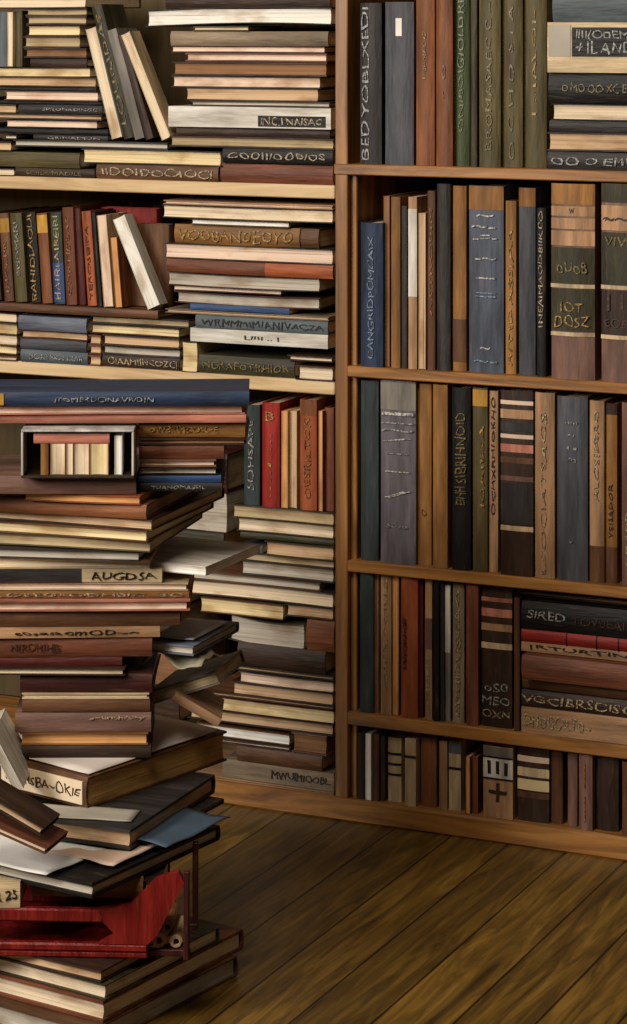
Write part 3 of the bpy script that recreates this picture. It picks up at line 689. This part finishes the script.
#@@PILE
# ------------------------------------------------------------------ floor pile
PILE = dict(z=0.0, n=0)
ZONES['P'] = dict(items=[], base=0, group='books in the leaning floor pile')
def pile(x0, x1, ytop, kind, cover, look, pg='cream', yaw=0, Z=3.2, W=.2, top=None, bot=None, tag=True, **o):
    """x1: picture column of the near right corner, x0: of the left end, yaw: how far the left end swings back"""
    a = math.radians(yaw); X1 = (x1-CXP)/F*Z; k = (x0-CXP)/F
    L = (X1-k*Z)/(math.cos(a)+k*math.sin(a))
    zb = PILE['z'] if bot is None else bot
    zt = z_depth(ytop, Z); T = zt-zb
    if T < .003: print('PILE THIN', look, round(T, 4)); T = .004
    if bot is None: PILE['z'] = zb+T
    cx = X1 - math.cos(a)*L/2 + math.sin(a)*W/2; cz = Z + math.sin(a)*L/2 + math.cos(a)*W/2
    p = CAM + RGT*cx + FWD*cz
    r = thing('book', '', 'book', ZONES['P']['group'], (p.x, p.y, zb+.0002), (0, 0, TH-a))
    flip = style(kind, o, True); cover = board(kind, cover, T, o.pop('keep', False))
    o.setdefault('warp', random.uniform(-1, 1)*min(.0008, T*.06))
    make_book(r, T-.0007, L, W, True, flip, cv(cover), page_mat(PG[pg]), **book_opts(o, L))
    PEND.append((r, look, 'P'))
    return r
Zl = 3.12
pile(-70, 92, 1030, 'F', 'brown', 'big brown book flat on the floor', pg='grey', yaw=34, Z=3.1, W=.30)
pile(-60, 103, 1001, 'F', 'redbrown', 'big red-brown book with cream pages', pg='cream', yaw=33, Z=Zl, W=.30, t=.004)
pile(-60, 105, 985, 'P', 'cream', 'thick cream-paged book without visible boards', pg='cream', yaw=33, Z=Zl, W=.24)
pile(-60, 101, 971, 'F', 'greytan', 'grey-tan book carrying the red box', pg='tan', yaw=31, Z=Zl+.005, W=.17)
ZRED = PILE['z']
#@@REDBOX
PILE['z'] = ZRED + .0607
def red_box():
    # open red wooden tray, its right end a small rack of rolled papers
    Z = 3.17; x1 = (152-CXP)/F*Z; x0 = (-70-CXP)/F*Z; L = x1-x0
    p = CAM + RGT*((x0+x1)/2) + FWD*(Z+.09)
    r = thing('red_tray', 'bright red wooden tray with an angled end rack in the floor pile', 'tray', None, (p.x, p.y, ZRED+.0003), (0, 0, TH-math.radians(3)))
    m = cover_mat((124, 24, 20), .4, .3); h = L/2
    H_ = .060
    def bx(n, d, mat=m, bv=.002): return box(n, d, mat, r, bv)
    bx('tray_bottom', (-h, h, -.09, .09, 0, .008))
    # front board: a rim above and below an opening, swelling into a bright solid end
    bx('lower_rail', (-h, h, -.092, -.080, .0085, .018)); bx('upper_rail', (-h, h-.055, -.092, -.080, .044, H_))
    V = []; pr = [(h-.06, .0185), (h+.0, .0185), (h+.012, .030), (h+.045, .095), (h+.038, .108), (h+.012, .100), (h-.022, .066), (h-.06, .0602), (h-.055, .045), (h-.04, .03)]
    for y in (-.092, -.080):
        for (x, z) in pr: V.append((x, y, z))
    n = len(pr); Fc = [tuple(range(n)), tuple(range(2*n-1, n-1, -1))] + [(i, (i+1) % n, n+(i+1) % n, n+i) for i in range(n)]
    link_mesh('end_bracket', V, Fc, m, r)
    bx('back_board', (-h, h, .080, .09, .0085, H_)); bx('end_board', (-h, -h+.01, -.0795, .0795, .0085, H_))
    dm = cover_mat((70, 24, 20), .5, .3)
    bx('rack_post', (h+.044, h+.051, -.092, -.083, .0, .108), dm, .001); bx('rack_post', (h+.044, h+.051, .02, .029, .0, .108), dm, .001)
    bx('rack_rail', (h+.0005, h+.051, -.079, -.071, 0, .008), dm, .001); bx('rack_rail', (h+.0005, h+.051, .012, .0195, 0, .008), dm, .001)
    return r, h
RB, hh = red_box()
def at_tray(x, y, z): return RB.matrix_basis @ Vector((x, y, z))
bpy.context.view_layer.update()
# rolled papers
def roll(x, z, rad, length, c, label):
    m = page_mat(c); V, Fc = [], []; n = 40
    for k, y in enumerate((-.075, -.075+length)):
        for i in range(n+1):
            a = i/n*PI*5.2; r_ = rad*(1-.5*i/n); V.append((r_*math.cos(a), y, r_*math.sin(a)))
    for i in range(n): Fc.append((i, i+1, n+2+i, n+1+i))
    p = RB.matrix_world @ Vector((x, 0, z))
    o = link_mesh('rolled_paper', V, Fc, m); so = o.modifiers.new('s', 'SOLIDIFY'); so.thickness = .001
    o.location = p; o.rotation_euler = RB.rotation_euler; o['label'] = label; o['category'] = 'paper roll'; o['group'] = 'rolled papers in the red tray rack'
roll(hh+.012, .0180, .0092, .07, PG['orange'], 'tan rolled paper lowest in the red rack, nearest the tray')
roll(hh+.033, .0170, .0085, .07, PG['tan'], 'darker rolled paper beside the post low in the red rack')
roll(hh+.0225, .0345, .008, .07, PG['brown'], 'brown rolled paper resting upon the two lower rolls')
#@@PILE2
pile(32, 143, 877, 'S', 'leather', 'tan leather book resting on the red tray', yaw=4, Z=3.2, W=.16, bot=None)
pile(144, 160, 880, 'P', 'cream', 'short cream-paged booklet beside the tan leather book', yaw=4, Z=3.2, W=.1, bot=PILE['z'] - (PILE['z']-ZRED-.0607))
pile(-40, 20, 882, 'Q', 'cream', 'small cream lettered booklet on the red tray', yaw=0, Z=3.17, W=.1, bot=ZRED+.0607, tx=[('BR 25', .45, .95, .5, 'dark')])
pile(-60, 92, 883, 'F', 'brown', 'large brown-boarded book lying open-topped above the tray', pg='grey', yaw=33, Z=Zl, W=.27, t=.005)
def sheet(name, x, y, ztop, w, d, yaw, c, label, amp=.004, th=.0012, lift=0, cat='paper', fold=0, Z=None, tiltx=0, seedv=0):
    """loose sheet or sheaf: x picture column and Z camera depth of its centre"""
    p = CAM + RGT*((x-CXP)/F*Z) + FWD*Z
    V, Fc = [], []; nx, ny = 14, 12
    for j in range(ny+1):
        for i in range(nx+1):
            u, v = i/nx-.5, j/ny-.5
            z = amp*(.5+.5*noise.noise(Vector((u*3+seedv, v*3, seedv)))) + fold*abs(u)*2*abs(u) + lift*max(0, u)**1.5
            V.append((u*w, v*d, z))
    for j in range(ny):
        for i in range(nx):
            a = j*(nx+1)+i; Fc.append((a, a+1, a+nx+2, a+nx+1))
    o = link_mesh(name, V, Fc, paper_mat(c), smooth=60); so = o.modifiers.new('s', 'SOLIDIFY'); so.thickness = th; so.offset = 1
    o.location = (p.x, p.y, ztop+.0005); o.rotation_euler = (tiltx, 0, TH-math.radians(yaw))
    o['label'] = label; o['category'] = cat; o['group'] = 'loose papers in the floor pile'
    return o
zt = PILE['z']
sheet('paper_sheet', 20, 0, zt, .18, .12, 33, (236, 234, 228), 'bright white sheet spread on the book above the red tray', Z=3.235, amp=.005, seedv=1)
sheet('paper_sheet', 118, 0, zt, .10, .15, 33, (206, 178, 158), 'pinkish sheet lying beside the bright white sheet', Z=3.26, amp=.006, seedv=2)
sheet('folder', 170, 0, zt+.008, .09, .14, 33, (62, 80, 98), 'dark blue paper folder sticking out of the pile side', Z=3.30, amp=.008, cat='folder', seedv=3)
pile(-60, 128, 849, 'F', 'charcoal', 'charcoal-boarded book tucked back in the pile', pg='grey', yaw=28, Z=3.225, W=.24)
pile(42, 130, 830, 'F', 'charcoal', 'dark-covered book with tan pages and a grey sheet on top', pg='tan', yaw=22, Z=3.22, W=.26, t=.004)
sheet('paper_sheet', 86, 0, PILE['z'], .13, .05, 10, (176, 170, 156), 'greyish sheet on the dark cover under the jutting tan book', Z=3.285, amp=.003, seedv=7)
JUT = pile(-30, 86, 778, 'S', 'brown', 'large ochre-paged book with a cream lettered spine label jutting out', pg='ochre', yaw=38, Z=3.3, W=.28, t=.003,
     pt=[(.28, .97, .12, .85, 'cream')], tx=[('IITARSBA~OKIE', .32, .95, .4, 'brown')])
def sheet_on(r, w, d, dx, dy, c, label, amp, seedv, name='paper_sheet'):
    o = sheet(name, 0, 0, PILE['z'], w, d, 0, c, label, Z=1, amp=amp, seedv=seedv)
    q = Matrix.Rotation(r.rotation_euler.z, 3, 'Z') @ Vector((dx, dy, 0))
    o.location = (r.location.x+q.x, r.location.y+q.y, PILE['z']+.0004); o.rotation_euler = r.rotation_euler
sheet_on(JUT, .2, .26, 0, 0, (224, 214, 206), 'large pale sheet covering the jutting ochre-paged book', .003, 5)
PILE['z'] += .002
Zm = 3.38
pile(22, 151, 745, 'S', 'dkbrown', 'dark book just above the jutting tan book', yaw=-2, Z=Zm, W=.2)
pile(20, 148, 732.5, 'P', 'leather', 'orange-paged book', pg='orange', yaw=-1, Z=Zm, W=.2)
pile(15, 151, 712, 'S', 'mauvebrown', 'grey-brown book with white script', yaw=-1.5, Z=Zm, W=.2, wear=.8, tx=[('e~unoh/oby', .55, .95, .35, 'cream', False, -.25)])
pile(22, 150, 699, 'S', 'brown', 'smooth brown book', yaw=-1, Z=Zm, W=.2)
pile(22, 149, 693, 'P', 'cream', 'thin cream-edged book', keep=True, yaw=0, Z=Zm, W=.2)
pile(20, 152, 674, 'S', 'maroon', 'thick maroon book', yaw=0, Z=Zm, W=.2)
pile(-50, 125, 668, 'P', 'cream', 'thin cream-edged folio', yaw=1, Z=Zm-.01, W=.2)
pile(-50, 122, 657, 'S', 'dkred', 'dark red book', yaw=0, Z=Zm, W=.2)
pile(-50, 152, 637, 'S', 'redbrown', 'red-brown book with embossed lettering', yaw=-1, Z=Zm, W=.2, tx=[('NIRDMIHIE', .3, .55, .45, 'brown')])
pile(-50, 160, 626, 'Q', 'tan', 'tan book with dark worn script', yaw=-2.5, Z=Zm, W=.2, tx=[('eosasaomOD~~', .3, .9, .55, 'dark')], wear=.8)
pile(-50, 180, 609, 'S', 'brown', 'long brown book', yaw=-2, Z=Zm, W=.2)
pile(-50, 190, 600, 'P', 'pink', 'long pink-cream-edged book', keep=True, pg='pinkc', yaw=-1, Z=Zm-.01, W=.2)
pile(-50, 189, 591, 'Q', 'leather', 'long tan book with mottled lettering', yaw=0, Z=Zm, W=.2, wear=.95, tx=[('SA~LOBEGRODHBIC  BO', .05, .98, .6, 'cream')])
pile(-50, 188, 583, 'P', 'cream', 'long cream-edged book', keep=True, pg='pinkc', yaw=1, Z=Zm, W=.2)
pile(-50, 162, 569, 'Q', 'cream', 'cream book with bold black lettering', yaw=0, Z=Zm, W=.2, pn=[(.0, .62, 'charcoal')], tx=[('AUGDSA', .66, .97, .75, 'dark')])
pile(-50, 150, 559, 'P', 'cream', 'wide cream-edged book', keep=True, yaw=3, Z=Zm, W=.2, pg='cream')
ZW = PILE['z']
pile(-50, 140, 551, 'F', 'charcoal', 'thin charcoal book with grey pages', yaw=8, Z=Zm-.02, W=.2, pg='grey')
pile(-50, 150, 541, 'P', 'olive', 'olive book with tan pages', keep=True, yaw=14, Z=Zm-.03, W=.24, pg='olive')
pile(-50, 147, 531, 'P', 'brown', 'brown book with yellow pages', keep=True, yaw=18, Z=Zm-.04, W=.25, pg='yellow')
pile(-50, 152, 520, 'P', 'dkbrown', 'dark brown book with olive pages', yaw=20, Z=Zm-.04, W=.25, pg='tan')
pile(-50, 146, 505, 'S', 'rust', 'rust-brown book with smooth spine', yaw=16, Z=Zm-.04, W=.24, pg='tan')
pile(24, 140, 496, 'P', 'orange', 'orange-topped paperback', keep=True, yaw=12, Z=Zm-.04, W=.2, pg='orange')
# two neighbouring columns above this level
ZU = PILE['z']
pile(-50, 136, 476, 'S', 'mauvebrown', 'thick tan-brown book under the small open case', yaw=0, Z=Zm-.03, W=.17, bot=ZU, wear=.6, pg='tan')
ZBOX = z_depth(476, Zm-.03)
PILE['z'] = ZU
R = dict(Z=Zm-.01, W=.18, bot=None)
def upper(x0, x1, y, *a, **k):
    k.setdefault('W', .18); k.setdefault('Z', Zm-.01); k.setdefault('yaw', 0); return pile(x0, x1, y, *a, **k)
upper(138, 222, 483, 'S', 'charcoal', 'charcoal book with silver lettering', tx=[('TUANOMASEIL', .15, .8, .5, 'silver')])
upper(138, 221, 475, 'S', 'blue', 'thin blue book')
upper(139, 218, 467, 'P', 'grey', 'grey-edged paperback', pg='grey')
upper(139, 216, 459, 'F', 'mauvebrown', 'thin pink-brown book', pg='pinkc')
upper(139, 224, 445, 'S', 'redbrown', 'smooth red-brown book')
upper(139, 246, 438, 'F', 'brown', 'flat brown book', pg='brown')
upper(138.5, 245, 422, 'S', 'leather', 'brown leather book with gold lettering', tx=[('OWBRIMCOSL~E', .1, .75, .5, 'gold')])
ZR = PILE['z']
#@@CASE
def small_case():
    # small open-fronted case: pale grey walls, filled with tiny volumes
    Z = Zm-.05; x0, x1 = (21-CXP)/F*Z, (134-CXP)/F*Z; L = x1-x0; d = .05
    zb = ZBOX; H_ = z_depth(430, Z)-zb
    p = CAM + RGT*((x0+x1)/2) + FWD*(Z+d/2)
    r = thing('open_case', 'small grey open-fronted case holding tiny books in the floor pile', 'case', None, (p.x, p.y, zb+.0003), (0, 0, TH))
    g = cover_mat((196, 192, 188), .5, .3); dk = cover_mat((52, 38, 30), .6, .2); h = L/2
    box('side_panel', (-h, -h+.003, -d/2, d/2, .0035, H_-.0035), g, r, .0006); box('side_panel', (h-.003, h, -d/2, d/2, .0035, H_-.0035), g, r, .0006)
    box('top_panel', (-h, h, -d/2, d/2, H_-.003, H_), g, r, .0006); box('bottom_panel', (-h, h, -d/2, d/2, 0, .0032), dk, r, .0006)
    box('back_panel', (-h+.003, h-.003, d/2-.003, d/2, .0035, H_-.0035), dk, r, .0)
    M = Matrix.Translation(r.location) @ Matrix.Rotation(TH, 4, 'Z')
    def tiny(xa, xb, ht, c, pg, look, kind='P', lift=.0035, yy=-.03):
        T = xb-xa; q = M @ Vector(((xa+xb)/2, 0, lift))
        t = thing('book', look, 'book', 'tiny books inside the open case', q, (0, 0, TH))
        make_book(t, T-.0004, ht, .038, False, kind == 'P', cv(c), page_mat(PG[pg]), t=.0008, oh=.0005, bulge=.0008)
    hb = H_-.0225
    s = L/113
    for (a, b_, c, pg, look, kind) in ((19, 27, 'ochre', 'yellow', 'tiny ochre book standing first inside the open case', 'S'), (29, 44, 'tan', 'cream', 'tiny cream book standing second inside the open case', 'P'),
          (44.5, 52, 'tan', 'cream', 'narrow tiny cream book standing third inside the open case', 'P'), (52.5, 68, 'tan', 'cream', 'tiny cream book standing fourth inside the open case', 'P'),
          (68.5, 87, 'tan', 'yellow', 'widest tiny cream book inside the open case', 'P'), (93, 101, 'white', 'white', 'tiny white book standing last inside the open case', 'P')):
        tiny(-h+a*s, -h+b_*s, hb if a < 90 else H_-.012, c, pg, look, kind)
    # pink book lying across the row
    q = M @ Vector((-h+50*s, 0, .0036+hb+.0003))
    t = thing('book', 'tiny pinkish red book lying across the row inside the open case', 'book', 'tiny books inside the open case', q, (0, 0, TH))
    make_book(t, .0125, 76*s, .038, True, False, cv('pink'), page_mat(PG['pinkc']), t=.0012)
    return zb+H_
ZC = small_case()
# books bridging both columns
bz = max(ZC, ZR)+.0005
print('bridge', round(ZC, 4), round(ZR, 4), 'want', round(z_depth(420, Zm), 4))
# thin shims bring the lower column level
PILE['z'] = ZC+.0005
PILE['z'] = bz
pile(-50, 246, 414, 'S', 'pink', 'long dusty pink book spanning the open case', yaw=-1, Z=Zm-.02, W=.18, wear=.8)
pile(-50, 245, 405, 'P', 'pink', 'long pink book with cream pages spanning the pile', keep=True, yaw=-2, Z=Zm-.02, W=.18, wear=.7, pg='pinkc')
pile(-50, 249, 391, 'S', 'navy', 'long navy blue book on top of the pile', yaw=-1, Z=Zm-.03, W=.12, tx=[('ITOMBRUCINAVR/DIN', .35, .68, .4, 'silver')], pt=[(.145, .18, .1, .9, 'gold')])
# side pieces sliding out on the right
#@@SIDE
def loose_book(x, y, Z, L, W, T, yaw, roll_, cover, pg, look, kind='F', name='book', label=None, tilt=0):
    p = CAM + RGT*((x-CXP)/F*Z) + FWD*Z; z = z_depth(y, Z)
    r = thing(name, '', 'book', ZONES['P']['group'], (p.x, p.y, z), (0, 0, 0))
    r.rotation_euler = (Matrix.Rotation(TH-math.radians(yaw), 3, 'Z') @ Matrix.Rotation(math.radians(roll_), 3, 'Y') @ Matrix.Rotation(math.radians(tilt), 3, 'X')).to_euler()
    o = {}; flip = style(kind, o)
    make_book(r, T, L, W, True, flip, cv(cover), page_mat(PG[pg]), **book_opts(o, L))
    PEND.append((r, look, 'X')); r['label'] = look
    return r
loose_book(190, 560, 3.47, .13, .16, .012, 25, 0, 'white', 'white', 'white-topped paperback sliding out beside the low shelf stack', 'P')
loose_book(193, 641, 3.47, .07, .15, .013, 22, 0, 'steel', 'grey', 'blue-grey book jutting from the pile below the white paperback', 'F')
loose_book(200, 683, 3.5, .10, .12, .018, 15, -20, 'grey', 'olive', 'grey book tilting upward beside the crumpled paper', 'F')
loose_book(196, 704, 3.47, .07, .10, .012, 0, 30, 'tan', 'tan', 'tan book sliding down toward the shelf stack', 'S')
sheet('crumpled_paper', 182, 0, z_depth(672, 3.44), .09, .08, 20, (158, 150, 128), 'crumpled greenish paper wedged beside the maroon book', Z=3.44, amp=.05, seedv=9)
loose_book(180, 742, 3.56, .035, .08, .02, 5, 0, 'dkbrown', 'grey', 'small grey-paged book low beside the pile, behind the jutting tan book', 'F')
loose_book(14, 808, 3.17, .10, .06, .011, 14, 26, 'dkbrown', 'tan', 'brown board-bound book sliding down at the pile edge', 'F')
loose_book(16, 828, 3.17, .11, .07, .008, 16, 18, 'redbrown', 'cream', 'thin book tilted under the sliding brown one', 'F')
loose_book(6, 752, 3.35, .08, .12, .012, 0, 62, 'white', 'grey', 'thin grey-white book leaning steeply at the pile edge', 'P')

sheet('paper_sheet', 190, 0, z_depth(641, 3.47)+.0135, .06, .11, 22, (206, 212, 224), 'pale bluish sheet on the blue-grey book jutting from the pile', Z=3.47, amp=.003, seedv=12)
#@@LABELS
# ------------------------------------------------------------------ labels that single each thing out
PL = dict(A='on the top shelf of flat stacks', B='on the middle shelf of flat stacks', Cc='in the low stack beside the post',
          R1='in the top upright row', R2='in the second upright row', R3='in the third upright row', R4='in the fourth upright row', R5='in the bottom upright row', P='in the floor pile', Cd='in the stack half hidden by the floor pile')
cnt = {}
for r, look, zn in PEND: cnt[(look, zn)] = cnt.get((look, zn), 0)+1
seen = {}
for r, look, zn in PEND:
    if zn == 'X': continue
    k = (look, zn)
    if cnt[k] > 1:
        seen[k] = seen.get(k, 0)+1
        s = '%s, %s from the bottom, %s' % (look, ORD[seen[k]-1], PL[zn])
    else: s = '%s %s' % (look, PL[zn])
    r['label'] = s
ls = {}
for o in bpy.data.objects:
    if o.parent is None and 'label' in o:
        if o['label'] in ls: print('DUP', o['label'])
        ls[o['label']] = 1
        n = len(o['label'].replace('-', ' ').split())
        if n > 16 or n < 4: print('LEN', n, o['label'])

#@@LIGHT
# ------------------------------------------------------------------ light
def area(name, loc, target, sx, sy, power, col):
    l = bpy.data.lights.new(name, 'AREA'); l.shape = 'RECTANGLE'; l.size = sx; l.size_y = sy; l.energy = power; l.color = col
    o = bpy.data.objects.new(name, l); C.objects.link(o); o.location = loc
    d = Vector(target)-Vector(loc); o.rotation_euler = d.to_track_quat('-Z', 'Y').to_euler(); return o
area('window_light', (-1.35, -3.5, 1.95), (-.1, -.3, .75), 1.1, 1.1, 100, (1.0, .93, .84))
area('ceiling_light', (.1, -2.2, 2.5), (-.1, 0, 1.0), .9, .9, 30, (1.0, .86, .68))
w = bpy.data.worlds.new('world'); bpy.context.scene.world = w; w.use_nodes = True
w.node_tree.nodes['Background'].inputs[0].default_value = (.9, .75, .58, 1); w.node_tree.nodes['Background'].inputs[1].default_value = .045
vs = bpy.context.scene.view_settings; vs.view_transform = 'Standard'; vs.look = 'None'; vs.gamma = 1; vs.use_curve_mapping = False; vs.exposure = .15
